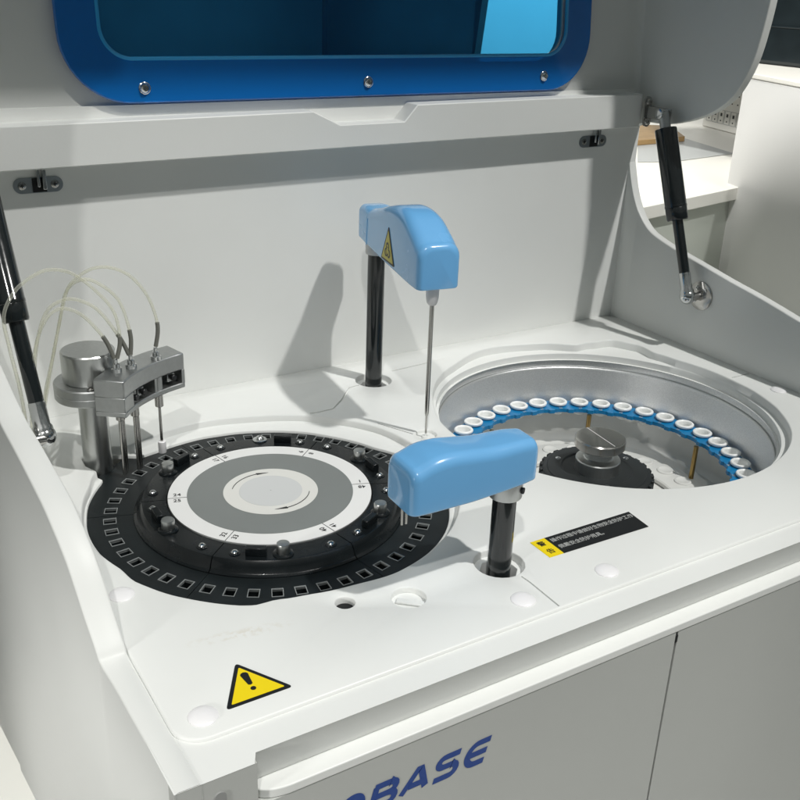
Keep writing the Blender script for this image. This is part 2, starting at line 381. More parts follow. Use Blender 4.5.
# back panel
bm = bmesh.new(); box(bm, .125,1.130,1.1250,1.140,-.02,.36); fin('back_panel', bm, 'white', AN, 30)
# body behind and below (closes the volume)
bm = bmesh.new(); loft(bm, [[(x,1.1402,-.515),(x,1.70,-.74),(x,1.70,.25),(x,1.1402,.25)] for x in (.1205,1.129)], cap0=True, cap1=True); fin('rear_body', bm, 'shell', AN, 30)

bm = bmesh.new(); box(bm, .25,1.12,.505,1.50,-.62,-.30); fin('lower_body', bm, 'shell', AN, 30)
bm = bmesh.new(); box(bm, .32,1.05,.60,1.42,-.8995,-.6205); fin('plinth', bm, 'groove', AN, 30)
# --- left well floor (black base under the reaction carousel)
bm = bmesh.new(); lathe(bm, *CL, [(.2065,-.0300),(.2065,-.0290)], 96); fin('well_floor', bm, 'blackring', AN)
# opening by the wash station, dark
# --- right bowl
bm = bmesh.new()
lathe(bm, *CR, [(.2200,-.0229),(.2198,-.0305),(.2188,-.0325),(.2165,-.0330),(.2152,-.0340),(.2146,-.0365),(.2088,-.096)], 128, False, False)
fin('bowl_wall', bm, M['metalpaint'], AN, 40)
bm = bmesh.new(); lathe(bm, *CR, [(.2088,-.0961),(.2050,-.1350),(.2040,-.142),(.198,-.1475),(.0001,-.1477)], 96, False, False); fin('bowl_floor', bm, 'tray', AN, 40)
# rim highlight ring
bm = bmesh.new(); tube(bm, [Vector(p) for p in circ(*CR,-.0338,.2172,128)]+[Vector((CR[0]+.2172,CR[1],-.0338))], .0013, 8, False); fin('bowl_rim', bm, 'alumatt', AN)

# --- stickers
st = [(.228,.590),(.256,.5435),(.2015,.5435)]
def tri_round(c, s, r, n=5):
    """rounded triangle from three corners scaled about centroid"""
    g = (sum(p[0] for p in c)/3, sum(p[1] for p in c)/3); out = []
    P = [Vector((g[0]+(p[0]-g[0])*s, g[1]+(p[1]-g[1])*s)) for p in c]
    for i in range(3):
        p = P[i]; a = (P[i-1]-p).normalized()*r; b = (P[(i+1)%3]-p).normalized()*r
        for k in range(n+1):
            t = k/n; out.append(tuple((p+a)*(1-t)**2+p*2*t*(1-t)+(p+b)*t*t))
    return out
sg = bpy.data.objects.new('warning_sign', None); link(sg, AN); tag(sg, 'yellow triangle with black exclamation mark')
bm = bmesh.new(); flat(bm, tri_round(st,1.0,.004), .0005); fin('border', bm, 'ink', sg)
bm = bmesh.new(); flat(bm, tri_round(st,.80,.0015), .0007); fin('field', bm, 'yellow', sg)
g = (.2285,.5595)
bm = bmesh.new()
bang = [(-.0028,.0170),(-.0018,.0188),(0,.0195),(.0018,.0188),(.0028,.0170),(.0016,.0045),(0,.0036),(-.0016,.0045)]
flat(bm, [(g[0]+x*1.15, g[1]+y-.0025) for x,y in bang], .0009); flat(bm, [(g[0]+.0022*math.cos(k*PI/8), g[1]-.0035+.0022*math.sin(k*PI/8)) for k in range(16)], .0009)
fin('exclamation_mark', bm, 'ink', sg)
sk = bpy.data.objects.new('warning_sticker', None); link(sk, AN); tag(sk, 'black strip sticker with a yellow end and white Chinese lettering')
def lerp4(u, v): # u along x 0..1, v along y 0..1 of sticker
    a = Vector((.5480,.5910)); b = Vector((.6740,.5880)); c = Vector((.6772,.6200)); d = Vector((.5480,.6212))
    p = a*(1-u)*(1-v)+b*u*(1-v)+c*u*v+d*(1-u)*v; return (p.x, p.y)
bm = bmesh.new(); flat(bm, [lerp4(.135,0),lerp4(1,0),lerp4(1,1),lerp4(.135,1)], .0005); fin('black_field', bm, 'ink', sk)
bm = bmesh.new(); flat(bm, [lerp4(0,0),lerp4(.135,0),lerp4(.135,1),lerp4(0,1)], .0005); fin('yellow_field', bm, 'yellow', sk)
text('lettering', '操作过程中请做好生物安全防护工作', .0069, 'whiteink', sk, TR(.5680,.6135,.0006,R(-.6)), .0001, 'LEFT', 0, 0, .95)
text('lettering', '佩戴安全防护用具。', .0069, 'whiteink', sk, TR(.5680,.6010,.0006,R(-.6)), .0001, 'LEFT', 0, 0, .95)
text('lettering', '警', .0085, 'ink', sk, TR(.5562,.6130,.0006), .0001, 'CENTER', 0, .0001)
text('lettering', '告', .0085, 'ink', sk, TR(.5562,.5990,.0006), .0001, 'CENTER', 0, .0001)
# faint smear on the deck
bm = bmesh.new()
for i in range(26):
    x = .205+.085*random.random(); y = .628-.10*(x-.205)+random.gauss(0,.004); r = random.uniform(.0008,.0026)
    flat(bm, [(x+r*1.8*math.cos(k*PI/4)*random.uniform(.6,1.2), y+r*.6*math.sin(k*PI/4)*random.uniform(.6,1.2)) for k in range(8)], .00015+i*1e-6, .0001)
#fin('smear', bm, 'stain', AN)
bm.free()

# ------------------------------------------------------------------ hinges on back panel
def hinge(x, z, label):
    h = bpy.data.objects.new('hinge', None); link(h, AN); tag(h, label)
    bm = bmesh.new(); prism(bm, rrect(-.0265,.0265,-.0085,.0085,.0083), 0, .0012); bm.transform(Matrix.Translation((x,1.1250,z)) @ Matrix.Rotation(R(90),4,'X')); fin('hinge_plate', bm, 'hingegrey', h, 40)
    bm = bmesh.new(); box(bm, x-.0065,x+.0085,1.1226,1.1240,z-.0075,z+.008); fin('knuckle_pocket', bm, 'hole', h)
    bm = bmesh.new(); box(bm, x-.002,x+.001,1.117,1.1228,z-.001,z+.018); box(bm, x+.0035,x+.0075,1.116,1.1228,z-.004,z+.018); fin('hinge_link', bm, 'chrome', h, bev=.0005)
    for s in (-1,1):
        bm = bmesh.new(); lathe_axis(bm, (x+s*.0175,1.1238,z), (x+s*.0175,1.10,z), [(.0046,0),(.0044,.0006),(.0030,.0010)], 16); fin('hinge_screw', bm, 'steel', h)
        bm = bmesh.new(); box(bm, x+s*.0175-.0022,x+s*.0175+.0022,1.1224,1.1227,z-.0005,z+.0005); box(bm, x+s*.0175-.0005,x+s*.0175+.0005,1.12235,1.12275,z-.0022,z+.0022); fin('screw_slot', bm, 'hole', h)
hinge(.2285,.2785,'hinge at the left end of the back panel')
hinge(1.036,.2860,'hinge at the right end of the back panel')

# ------------------------------------------------------------------ LID (open)
LT = R(5)
LID = bpy.data.objects.new('lid', None); link(LID, AN); tag(LID, 'raised lid with a rounded window in a glossy blue frame')
# lid face local: u = x, v = height along face, w = out towards the viewer
LM = Matrix.Translation((0,1.128,.346)) @ Matrix.Rotation(R(90)-LT,4,'X')
def wl(bm, name, m, bev=0, sharp=32, par=LID):
    bm.transform(LM); return fin(name, bm, m, par, sharp, bev)
lidL, lidR, lidH = .160, 1.104, .54
win_in = rrect(.305,.966,.055,.475,.040,8)
bm = bmesh.new()
fill(bm, [[(lidL,0,0),(lidR,0,0),(lidR,lidH,0),(lidL,lidH,0)], [(x,y,0) for x,y in win_in]])
loft(bm, [[(x,y,0) for x,y in win_in], [(x,y,-.012) for x,y in win_in]])
# coved edge to the side flanges
for x0, s in ((lidR,1),(lidL,-1)):
    pts = [(x0+s*.0135*math.sin(t*PI/2/6), .0135*(1-math.cos(t*PI/2/6))) for t in range(7)]
    loft(bm, [[(x,v,w) for x,w in pts] for v in (0,.2,.4,lidH)], closed=False)
wl(bm, 'lid_face', 'lid', sharp=40)
# outer skin behind
bm = bmesh.new(); fill(bm, [[(lidL-.02,-.03,-.0125),(lidR+.02,-.03,-.0125),(lidR+.02,lidH,-.0125),(lidL-.02,lidH,-.0125)], [(x,y,-.0125) for x,y in win_in]]); wl(bm, 'lid_skin', 'lid')
# side flanges
FL = [(1.130,.302),(1.100,.3135),(1.071,.3150),(1.050,.3172),(1.033,.3215),(1.014,.327),(.997,.3335),(.983,.339),(.971,.3455),(.955,.357),(.941,.3715),(.929,.392),(.920,.415),(.915,.437),(.911,.465),(.9085,.492),(.906,.54),(.894,.60),(.876,.70),(.852,.77),(.815,.825),(.795,.892),(.796,.907),(.806,.915),(1.20,.915)]
fl = dens(FL[:20],3)+FL[20:]
for x0, x1, lb in ((1.1165,1.1305,'right side of the lid with a rounded lower corner'), (.146,.132,'left side of the lid')):
    bm = bmesh.new(); s = 1 if x1 > x0 else -1
    cy = 1.05; 
    a = [(x0, y, z) for y, z in fl]; b = [(x1, y, z) for y, z in fl]
    loft(bm, [a, b], cap0=True, cap1=True)
    o = fin('lid_side', bm, 'lid', LID, 30, bev=.0012); tag(o, lb)
# top of the lid (out of frame)
bm = bmesh.new(); box(bm, .1462,1.1163,.7990,1.195,.899,.913); fin('lid_end', bm, 'lid', LID)
# shelf with notch
sh_y0, sh_y1 = 1.0965, 1.1245
bm = bmesh.new()
xs = [(.1465,.3455),(.553,.3490),(.590,.3315),(.684,.3320),(.703,.3525),(1.1000,.3555)]
botz = lambda x: .2995+(x-.1465)*.0085
def shp(y, ins=0): return [(x,y,z) for x,z in xs]+[(1.1000,y,botz(1.1)),(.1465,y,botz(.1465))]
loft(bm, [shp(sh_y0), shp(sh_y1+.004)], cap0=True, cap1=True)
fin('lid_shelf', bm, 'shell', LID, 30, bev=.0012)
bm = bmesh.new(); box(bm, .545,.712,1.1255,1.1285,.31,.353); fin('notch_back', bm, 'lid', LID)
# blue frame plate on stand-offs
fo = rrect(.2635,1.0075,.0155,.530,.075,12); fi = rrect(.3080,.9630,.0620,.470,.034,12)
bm = bmesh.new()
def fr(o_, i_, w): return [[(x,y,w) for x,y in o_], [(x,y,w) for x,y in i_]]
w0, w1 = .0080, .0140
fill(bm, fr(fo,fi,w1)); fill(bm, fr(fo,fi,w0))
loft(bm, [[(x,y,w) for x,y in fo] for w in (w0,w1)]); loft(bm, [[(x,y,w) for x,y in fi] for w in (w0,w1)])
wl(bm, 'window_frame', 'frameclear', bev=.0016)
# raised inner bead and recessed pane
bm = bmesh.new()
def loop_pts(L, w): return [Vector((x,y,w)) for x,y in L]
bead = rrect(.3085,.9625,.0625,.469,.034,12)
P_ = loop_pts(bead, .0125); tube(bm, P_+[P_[0]], .0026, 8, False); wl(bm, 'inner_bead', 'frame')
bm = bmesh.new()
fill(bm, [[(x,y,.004) for x,y in rrect(.3095,.9615,.0635,.468,.033,12)]])
fill(bm, [[(x,y,.001) for x,y in rrect(.3095,.9615,.0635,.468,.033,12)]])
wl(bm, 'window_pane', 'pane')
# screws
for x, v in ((.3525,.0315),(.6400,.0325),(.9240,.0350)):
    bm = bmesh.new(); lathe(bm, x, v, [(.0068,.0141),(.0068,.0152),(.0058,.0158),(.0050,.0176),(.0034,.0192),(.0016,.0194),(.0015,.0182),(.0001,.0181)], 24, False, False); wl(bm, 'frame_screw', 'chrome')
    bm = bmesh.new(); lathe(bm, x, v, [(.004,.0002),(.004,.0082)], 16); wl(bm, 'stand_off', 'frame')
# ------------------------------------------------------------------ gas struts
def strut(x, sgn, label, by=.950, bz=.0840, tx=None, st=.020):
    g = bpy.data.objects.new('gas_strut', None); link(g, AN); tag(g, label)
    top = Vector((tx or x, 1.046, .333)); bot = Vector((x, by, bz))
    d = (bot-top).normalized(); L = (bot-top).length
    bm = bmesh.new(); p0 = top+d*st
    q_ = 1 if sgn > 0 else .84
    lathe_axis(bm, p0, bot, [(r_*q_, t_) for r_, t_ in [(.010,0),(.0154,.0012),(.0158,.003),(.0158,.112),(.0162,.1125),(.0162,.1155),(.0156,.116),(.0159,.1165),(.0156,.132),(.0144,.1345),(.008,.135)]], 32); fin('strut_cylinder', bm, 'post', g, 35)
    bm = bmesh.new(); lathe_axis(bm, p0+d*.134, bot, [(.0078,0),(.0078,L-.134-st-.033)], 20); fin('strut_rod', bm, 'post', g)
    bm = bmesh.new(); lathe_axis(bm, bot-d*.036, bot, [(.0070,0),(.0084,.0008),(.0086,.004),(.0086,.024),(.0102,.027),(.0104,.032)], 24); sphere(bm, bot, .0118, 24); fin('ball_end', bm, 'chrome', g, 40)
    # wall flange
    wx = 1.1172 if sgn > 0 else .1445
    c = Vector((x, by-.0065, bz+.0002))
    bm = bmesh.new(); lathe_axis(bm, (wx, c.y, c.z), (x, c.y, c.z), [(.0215,0),(.0215,.002),(.0203,.0028),(.0072,.0032),(.0058,.006),(.0058,abs(wx-x))], 32); fin('wall_flange', bm, 'steel', g, 35)
    for dy, dz in ((-.0085,.010),(.0095,-.0085),(.006,.011)):
        bm = bmesh.new(); lathe_axis(bm, (wx-sgn*.0027, c.y+dy, c.z+dz), (x, c.y+dy, c.z+dz), [(.0037,0),(.0034,.0016),(.0018,.0020),(.0016,.001)], 16); fin('flange_screw', bm, 'chrome', g)
    # top bracket
    bm = bmesh.new(); lathe_axis(bm, top-d*.004, bot, [(.0062,0),(.0078,.002),(.0078,st+.006)], 20); fin('clevis', bm, 'alumatt', g, 35)
    bm = bmesh.new(); lathe_axis(bm, top-Vector((.012,0,-.001)), top+Vector((.012,0,.001)), [(.0048,0),(.0072,.001),(.0072,.004),(.0040,.005),(.0040,.024)], 20); fin('clevis_pin', bm, 'chrome', g, 35)
    bm = bmesh.new(); pts = rrect(-.007,.007,-.022,.022,.0068); prism(bm, pts, 0, .003)
    bm.transform(Matrix.Translation((x+.0105*sgn, 1.0915, .331)) @ Matrix.Rotation(R(90),4,'X') @ Matrix.Rotation(R(4),4,'Z')); fin('lid_bracket', bm, 'steel', g, 30)
    bm = bmesh.new(); box(bm, x+.0085*sgn-.0015, x+.0085*sgn+.0015, 1.040, 1.093, .322, .340); fin('bracket_arm', bm, 'steel', g, 30, bev=.001)
    for dz in (-.014,.014):
        bm = bmesh.new(); lathe_axis(bm, (x+.0105*sgn,1.0885,.331+dz), (x+.0105*sgn,1.05,.331+dz), [(.0055,0),(.0052,.002),(.0040,.003),(.0020,.0032),(.0018,.002)], 16); fin('bracket_screw', bm, 'steel', g)
strut(1.0955, 1, 'gas strut at the right wall')
strut(.1700, -1, 'gas strut at the left wall', .943, .0620, .1560, .038)

# ================================================================== REACTION CAROUSEL
RC = thing('reaction_carousel', 'black reaction carousel with numbered white and grey label disc under the left arm', 'carousel', (0,0,0))
zr = -.0135
def arc_strip(bm, c, r0, r1, a0, a1, z, n=None, zb=None):
    n = n or max(2, int(abs(a1-a0)/2.5))
    A = [R(a0+(a1-a0)*k/n) for k in range(n+1)]
    return [(c[0]+r1*math.cos(a), c[1]+r1*math.sin(a)) for a in A]+[(c[0]+r0*math.cos(a), c[1]+r0*math.sin(a)) for a in reversed(A)]
SE = 161.3
ring = bpy.data.objects.new('cuvette_ring', None); link(ring, RC)
for k in range(6):
    a0 = SE+60*k
    bm = bmesh.new()
    loops = [[(x,y,zr) for x,y in arc_strip(None, CL, .1405,.2010,a0+.12,a0+59.88,0)]]
    slots = []
    for j in range(8):
        a = R(a0+3.75+7.5*j); u = Vector((math.cos(a), math.sin(a))); v = Vector((-u.y, u.x)); c = Vector(CL)+u*.1640
        slots.append([tuple(c+u*p+v*q) for p,q in ((-.0066,-.0056),(.0066,-.0056),(.0066,.0056),(-.0066,.0056))])
    fill(bm, loops+[[(x,y,zr) for x,y in s] for s in slots])
    loft(bm, [loops[0], [(x,y,zr-.004) for x,y,z in loops[0]]])
    for s in slots: loft(bm, [[(x,y,zr) for x,y in s], [(x,y,zr-.014) for x,y in s]], cap1=True)
    fin('ring_segment', bm, 'blackring', ring)
for k in range(48):
    a = R(SE+3.75+7.5*k); u = Vector((math.cos(a), math.sin(a))); v = Vector((-u.y, u.x)); c = Vector(CL)+u*.1640
    bm = bmesh.new()
    def q4(s, t, z): return [tuple(c+u*p*s+v*q*t)+(z,) for p,q in ((-1,-1),(1,-1),(1,1),(-1,1))]
    zt = zr+.0006+random.uniform(-.0002,.0002)
    loft(bm, [q4(.0065,.0055,zr-.003), q4(.0065,.0055,zt), q4(.0058,.0048,zt), q4(.0057,.0047,zr-.0006)])
    fin('cuvette', bm, 'cuvette', RC)
# inner cover segments
zc = .0004
prof = [(.1408,zr-.001),(.1405,zr+.0012),(.1385,zr+.0022),(.1375,zr+.0030),(.1350,-.0050),(.1335,-.0020),(.1315,zc-.0002),(.1290,zc),(.1075,zc),(.1070,zc-.0006),(.1070,-.006)]
screwM = 'chrome'
for k in range(6):
    a0 = SE+60*k; g0 = .22
    bm = bmesh.new(); n = 24
    rows = []
    for i in range(n+1):
        a = R(a0+g0+(60-2*g0)*i/n); rows.append([(CL[0]+r*math.cos(a), CL[1]+r*math.sin(a), z) for r,z in prof])
    vs = loft(bm, rows, closed=False)
    for rr in (vs[0], vs[-1]):
        try: bm.faces.new(rr)
        except Exception: pass
    seg = fin('cover_segment', bm, 'black', RC, 28)
    def at(r, a, z=zc): return (CL[0]+r*math.cos(R(a)), CL[1]+r*math.sin(R(a)), z)
    for da in (8.2, 52.2):
        p = at(.1218, a0+da)
        bm = bmesh.new(); lathe(bm, p[0], p[1], [(.0056,zc+.0002),(.0054,zc+.0007),(.0040,zc+.0009)], 24, False); fin('washer', bm, 'black', seg)
        bm = bmesh.new(); lathe(bm, p[0], p[1], [(.0036,zc+.0008),(.0035,zc+.0018),(.0026,zc+.0028),(.0012,zc+.0031),(.0011,zc+.0022),(.0001,zc+.0022)], 20, False, False); fin('screw', bm, 'chrome', seg)
    am = a0+30
    if k == 4:    # 71 deg: knob missing, bright screw instead
        p = at(.1265, am)
        bm = bmesh.new(); lathe(bm, p[0], p[1], [(.0082,zc+.0002),(.0082,zc+.0012),(.0066,zc+.0020),(.0056,zc+.0020),(.0046,zc+.0036),(.0030,zc+.0052),(.0014,zc+.0054),(.0012,zc+.004),(.0001,zc+.004)], 28, False, False); fin('bright_screw', bm, 'chrome', seg)
    else:
        p = at(.1215, am-.3)
        bm = bmesh.new(); lathe(bm, p[0], p[1], [(.0100,zc+.0001),(.0098,zc+.0012),(.0080,zc+.0022),(.0070,zc+.0024)], 32, False); fin('knob_boss', bm, 'black', seg)
        bm = bmesh.new(); lathe(bm, p[0], p[1], [(.0060,zc+.0020),(.0064,zc+.0030),(.0066,zc+.0105),(.0060,zc+.0118),(.0001,zc+.0121)], 28, False, False)
        fin('thumb_knob', bm, 'alu', seg, 30)
    p = at(.1215, a0+17.8)
    bm = bmesh.new(); 
    for (x0,x1,y0,y1,z0,z1) in ((-.0035,.0035,-.0098,.0098,0,.0085),):
        box(bm, x0,x1,y0,y1,z0,z1)
    bm.transform(Matrix.Translation(p) @ Matrix.Rotation(R(a0+17.8),4,'Z')); fin('grip_block', bm, 'black', seg, 30, bev=.0007)
# carousel support plate between
bm = bmesh.new(); lathe(bm, *CL, [(.1385,-.0150),(.1066,-.0100),(.1066,-.0040),(.0001,-.0040)], 96, False, False); fin('support_plate', bm, 'hole', RC)
# label disc
LD = bpy.data.objects.new('label_disc', None); link(LD, RC)
zl = .0018
bm = bmesh.new(); lathe(bm, *CL, [(.1063,-.0030),(.1063,.0004),(.1058,.0012)], 120, False, False); fin('disc_edge', bm, 'alumatt', LD)
def annulus(name, r0, r1, z, m, par=LD):
    bm = bmesh.new(); 
    if r0 > 0: lathe(bm, *CL, [(r0,z-.0004),(r0,z),(r1,z),(r1,z-.0006)], 120, False, False)
    else: lathe(bm, *CL, [(r1,z-.0006),(r1,z)], 120, False, True)
    return fin(name, bm, m, par, 30)
annulus('white_band', .0860,.1057,zl,'labelwhite'); annulus('grey_band', .0490,.0864,zl+.0002,'labelgrey')
annulus('centre_label', 0,.0494,zl+.0004,'labelcream'); annulus('centre_spot', 0,.0330,zl+.0006,'labelpale')
for k, (n1, n2) in enumerate((('24','25'),('32','33'),('40','41'),('48','1'),('8','9'),('16','17'))):
    a = SE+60*k
    bm = bmesh.new(); u = Vector((math.cos(R(a)), math.sin(R(a)))); v = Vector((-u.y,u.x)); c = Vector(CL)
    flat(bm, [tuple(c+u*r+v*w) for r,w in ((.0864,-.0003),(.1056,-.0003),(.1056,.0003),(.0864,.0003))], zl+.0002, .0002); fin('division_line', bm, 'ink', LD)
    for s, w in ((n1,-.0062),(n2,.0062)):
        p = c+u*.0962+v*w
        text('number', s, .0078, 'ink', LD, TR(p.x,p.y,zl+.0002,R(a+180)), .00008, 'CENTER', 0, .00008, 1.05)
for a0 in (148, 330):     # clockwise arrows
    bm = bmesh.new(); n = 16
    pts_o = []; pts_i = []
    for i in range(n+1):
        t = i/n; a = R(a0-62*t); w = .00035+.0003*t; rr = .0405
        pts_o.append((CL[0]+(rr+w)*math.cos(a), CL[1]+(rr+w)*math.sin(a))); pts_i.append((CL[0]+(rr-w)*math.cos(a), CL[1]+(rr-w)*math.sin(a)))
    flat(bm, pts_o+pts_i[::-1], zl+.0006, .0002)
    a = R(a0-60); e = R(a0-60-19); 
    flat(bm, [(CL[0]+.0425*math.cos(a), CL[1]+.0425*math.sin(a)), (CL[0]+.0405*math.cos(e), CL[1]+.0405*math.sin(e)), (CL[0]+.0385*math.cos(a), CL[1]+.0385*math.sin(a))], zl+.00065, .0002)
    fin('direction_arrow', bm, 'ink', LD)
bm = bmesh.new(); lathe(bm, *CL, [(.0001,zl+.0007),(.0007,zl+.0007)], 12, False, False); fin('centre_dot', bm, 'greyink', LD)

# ================================================================== REAGENT CAROUSEL
RG = thing('reagent_carousel', 'blue toothed ring on brass rods around a black hub with steel knob', 'carousel', (0,0,0))
zb = -.0845
bm = bmesh.new()
NT = 37; NP = NT*16
def rin_(i):
    t = (i*NT/NP) % 1.0       # one tooth per cup
    return .1705+(.0030 if .16 < t < .84 else 0)+(.0008 if .34 < t < .66 else 0)
A0 = R(124.4)
outer_l = [(CR[0]+.2045*math.cos(A0+2*PI*i/NP), CR[1]+.2045*math.sin(A0+2*PI*i/NP)) for i in range(NP)]
inner_l = [(CR[0]+rin_(i)*math.cos(A0+PI/NT+2*PI*i/NP), CR[1]+rin_(i)*math.sin(A0+PI/NT+2*PI*i/NP)) for i in range(NP)]
ch = [[(CR[0]+.1922*math.cos(A0-R(9.73)*i)+.0094*math.cos(2*PI*k/20), CR[1]+.1922*math.sin(A0-R(9.73)*i)+.0094*math.sin(2*PI*k/20)) for k in range(20)] for i in range(18)]
for z in (zb, zb-.0055): fill(bm, [[(x,y,z) for x,y in L] for L in [outer_l, inner_l]+ch])
for L in ch: loft(bm, [[(x,y,z) for x,y in L] for z in (zb,zb-.0055)])
loft(bm, [[(x,y,z) for x,y in outer_l] for z in (zb,zb-.0055)]); loft(bm, [[(x,y,z) for x,y in inner_l] for z in (zb,zb-.0055)])
br = fin('cup_ring', bm, 'ringblue', RG, 30)
for i in range(19):
    a = math.degrees(A0)-9.73*(i+.0); u = Vector((math.cos(R(a)), math.sin(R(a))))
    p = Vector(CR)+u*.1765
    text('number', str(20+i) , .0055, 'whiteink', br, TR(p.x,p.y,zb+.0002,R(a-90)), .00008, 'CENTER', 0, .00005)
bm = bmesh.new(); lathe(bm, *CR, [(.178,zb-.022),(.178,zb-.020),(.2035,zb-.020),(.2035,zb-.022)], 96, False, False); 
bm.free()
for a in (112, 68, 52, 170, 232, 292, -8):
    bm = bmesh.new(); x, y = CR[0]+.166*math.cos(R(a)), CR[1]+.166*math.sin(R(a))
    if a in (112, 52, 170, 232, 292, -8): lathe(bm, x, y, [(.0034,-.1440),(.0034,zb-.0050)], 14); fin('brass_rod', bm, 'brass', RG)
    else: bm.free()
# lower tray with dimples
bm = bmesh.new(); lathe(bm, *CR, [(.1690,-.1460),(.1685,-.1405),(.1660,-.1395),(.1200,-.1395),(.1180,-.1410),(.1180,-.146)], 96, False, False); fin('lower_tray', bm, 'tray', RG, 30)
for i in range(26):
    a = 2*PI*(i+.3)/26; x, y = CR[0]+.148*math.cos(a), CR[1]+.148*math.sin(a)
    bm = bmesh.new(); lathe(bm, x, y, [(.0125,-.1394),(.0118,-.1378),(.0098,-.1372),(.0085,-.1380),(.0001,-.1384)], 24, False, False); fin('tray_dimple', bm, 'tray', RG)
# hub
bm = bmesh.new(); 
HZ = -.094
lathe(bm, *CR, [(.0720,-.146),(.0725,HZ-.012),(.0725,HZ-.0045),(.0710,HZ-.003),(.0670,HZ-.0018),(.0660,HZ-.0005),(.0640,HZ),(.0480,HZ),(.0460,HZ-.0015),(.0300,HZ-.0015),(.0001,HZ-.0015)], 96, False, False)
hub = fin('hub', bm, 'hub', RG, 30)
for i in range(30):
    a = 2*PI*i/30; bm = bmesh.new(); box(bm, .0715,.0765,-.0045,.0045,HZ-.020,HZ-.0050); bm.transform(Matrix.Translation((*CR,0)) @ Matrix.Rotation(a,4,'Z')); fin('hub_tooth', bm, 'hub', hub, 30, bev=.001)
for a in (-118, 2, 122):
    bm = bmesh.new(); lathe(bm, CR[0]+.0545*math.cos(R(a)), CR[1]+.0545*math.sin(R(a)), [(.0040,HZ+.0001),(.0038,HZ+.0012),(.0024,HZ+.0022),(.0001,HZ+.0024)], 16, False, False); fin('hub_screw', bm, 'chrome', hub)
bm = bmesh.new(); lathe(bm, *CR, [(.0300,HZ-.002),(.0300,-.0800),(.0290,-.0785),(.0270,-.0780),(.0200,-.0775),(.0185,-.0760),(.0185,-.0640),(.0220,-.0630)], 56, False, False); fin('knob_collar', bm, 'alu', RG, 30)
bm = bmesh.new(); lathe(bm, *CR, [(.0180,-.0625),(.0320,-.0620),(.0335,-.0605),(.0338,-.0500),(.0325,-.0484),(.0300,-.0480),(.0001,-.0480)], 64, True, False); kn = fin('knob', bm, 'steel', RG, 30)
for i in range(60):
    pass
bm = bmesh.new(); box(bm, -.031,.031,-.0004,.0004,-.0480,-.0478); bm.transform(Matrix.Translation((*CR,0)) @ Matrix.Rotation(R(84),4,'Z')); fin('knob_scratch', bm, 'labelwhite', kn)

# cups
ORD = ['leftmost','second','third','fourth','fifth','sixth','seventh','eighth','ninth','middle','eleventh','twelfth','thirteenth','fourteenth','fifteenth','sixteenth','seventeenth','eighteenth']
cupmesh = None
for i in range(18):
    a = math.degrees(A0)-9.73*i; x, y = CR[0]+.1922*math.cos(R(a)), CR[1]+.1922*math.sin(R(a))
    if cupmesh is None:
        bm = bmesh.new(); lathe(bm, 0,0, [(.0001,-.0152),(.0070,-.0150),(.0091,-.0130),(.0092,-.0004),(.0104,.0006),(.0130,.0012),(.0135,.0024),(.0134,.0040),(.0124,.0050),(.0104,.0051),(.0092,.0040),(.0086,.0018),(.0080,-.0110),(.0060,-.0128),(.0001,-.0130)], 36, False, False); o = fin('sample_cup', bm, 'cup', None, 30); cupmesh = o.data
    else:
        o = bpy.data.objects.new('sample_cup', cupmesh); link(o)
    o.location = (x, y, zb+.0008); o.rotation_euler = (random.uniform(-.02,.02), random.uniform(-.02,.02), random.uniform(0,6))
    if i == 0: lb = 'open white sample cup at the left end of the row on the blue ring'
    elif i == 17: lb = 'open white sample cup at the right end of the row on the blue ring'
    elif i <= 9: lb = 'open white sample cup on the blue ring, %s from the left end of the row' % (ORD[i] if i < 9 else 'tenth')
    else: lb = 'open white sample cup on the blue ring, %s from the right end of the row' % ORD[17-i]
    tag(o, lb, 'sample cup', 'white sample cups seated in the blue ring')

# ================================================================== PROBE ARMS
def arm_shell(prof, rmax=.015):
    """prof rows: (s, halfwidth, zbot, ztop); cross-section rounded box; s along local -> +X"""
    bm = bmesh.new(); loops = []
    for s, hw, zb_, zt in prof:
        L = []; r = min(.0095+.045*max(0, s), rmax, hw*.7, (zt-zb_)*.42); rb = min(.003, hw*.5, (zt-zb_)*.3)
        for (cy, cz, a, rr) in ((hw-r,zt-r,0,r),(-hw+r,zt-r,90,r),(-hw+rb,zb_+rb,180,rb),(hw-rb,zb_+rb,270,rb)):
            for k in range(7):
                t = R(a+90*k/6); L.append((s, cy+rr*math.cos(t), cz+rr*math.sin(t)))
        loops.append(L)
    loft(bm, loops, cap0=True, cap1=True)
    return bm
def ends(prof, r0, r1, n=6):
    """round both ends by shrinking sections"""
    out = []
    s0, hw, zb_, zt = prof[0]
    for k in range(n):
        t = PI/2*(k/n); f = math.cos(PI/2-t); c = 1-math.sin(t)
        out.append((s0-r0+r0*(1-math.cos(t)) , hw-r0*(1-f)*.9, zb_+r0*.10*(1-f), zt-r0*(1-f)))
    out += prof
    s1, hw, zb_, zt = prof[-1]
    for k in range(1, n+1):
        t = PI/2*(k/n); f = math.cos(t)
        out.append((s1+r1*math.sin(t), hw-r1*(1-f)*.8, zb_+r1*.10*(1-f), zt-r1*(1-f)))
    return out
def smoothprof(keys, n=5):
    res = []
    v = [(k[0],k[1],k[2]) for k in keys]; a = spline(v, n); b = spline([(k[0],k[3],0) for k in keys], n)
    return [(p.x,p.y,p.z,q.y) for p,q in zip(a,b)]
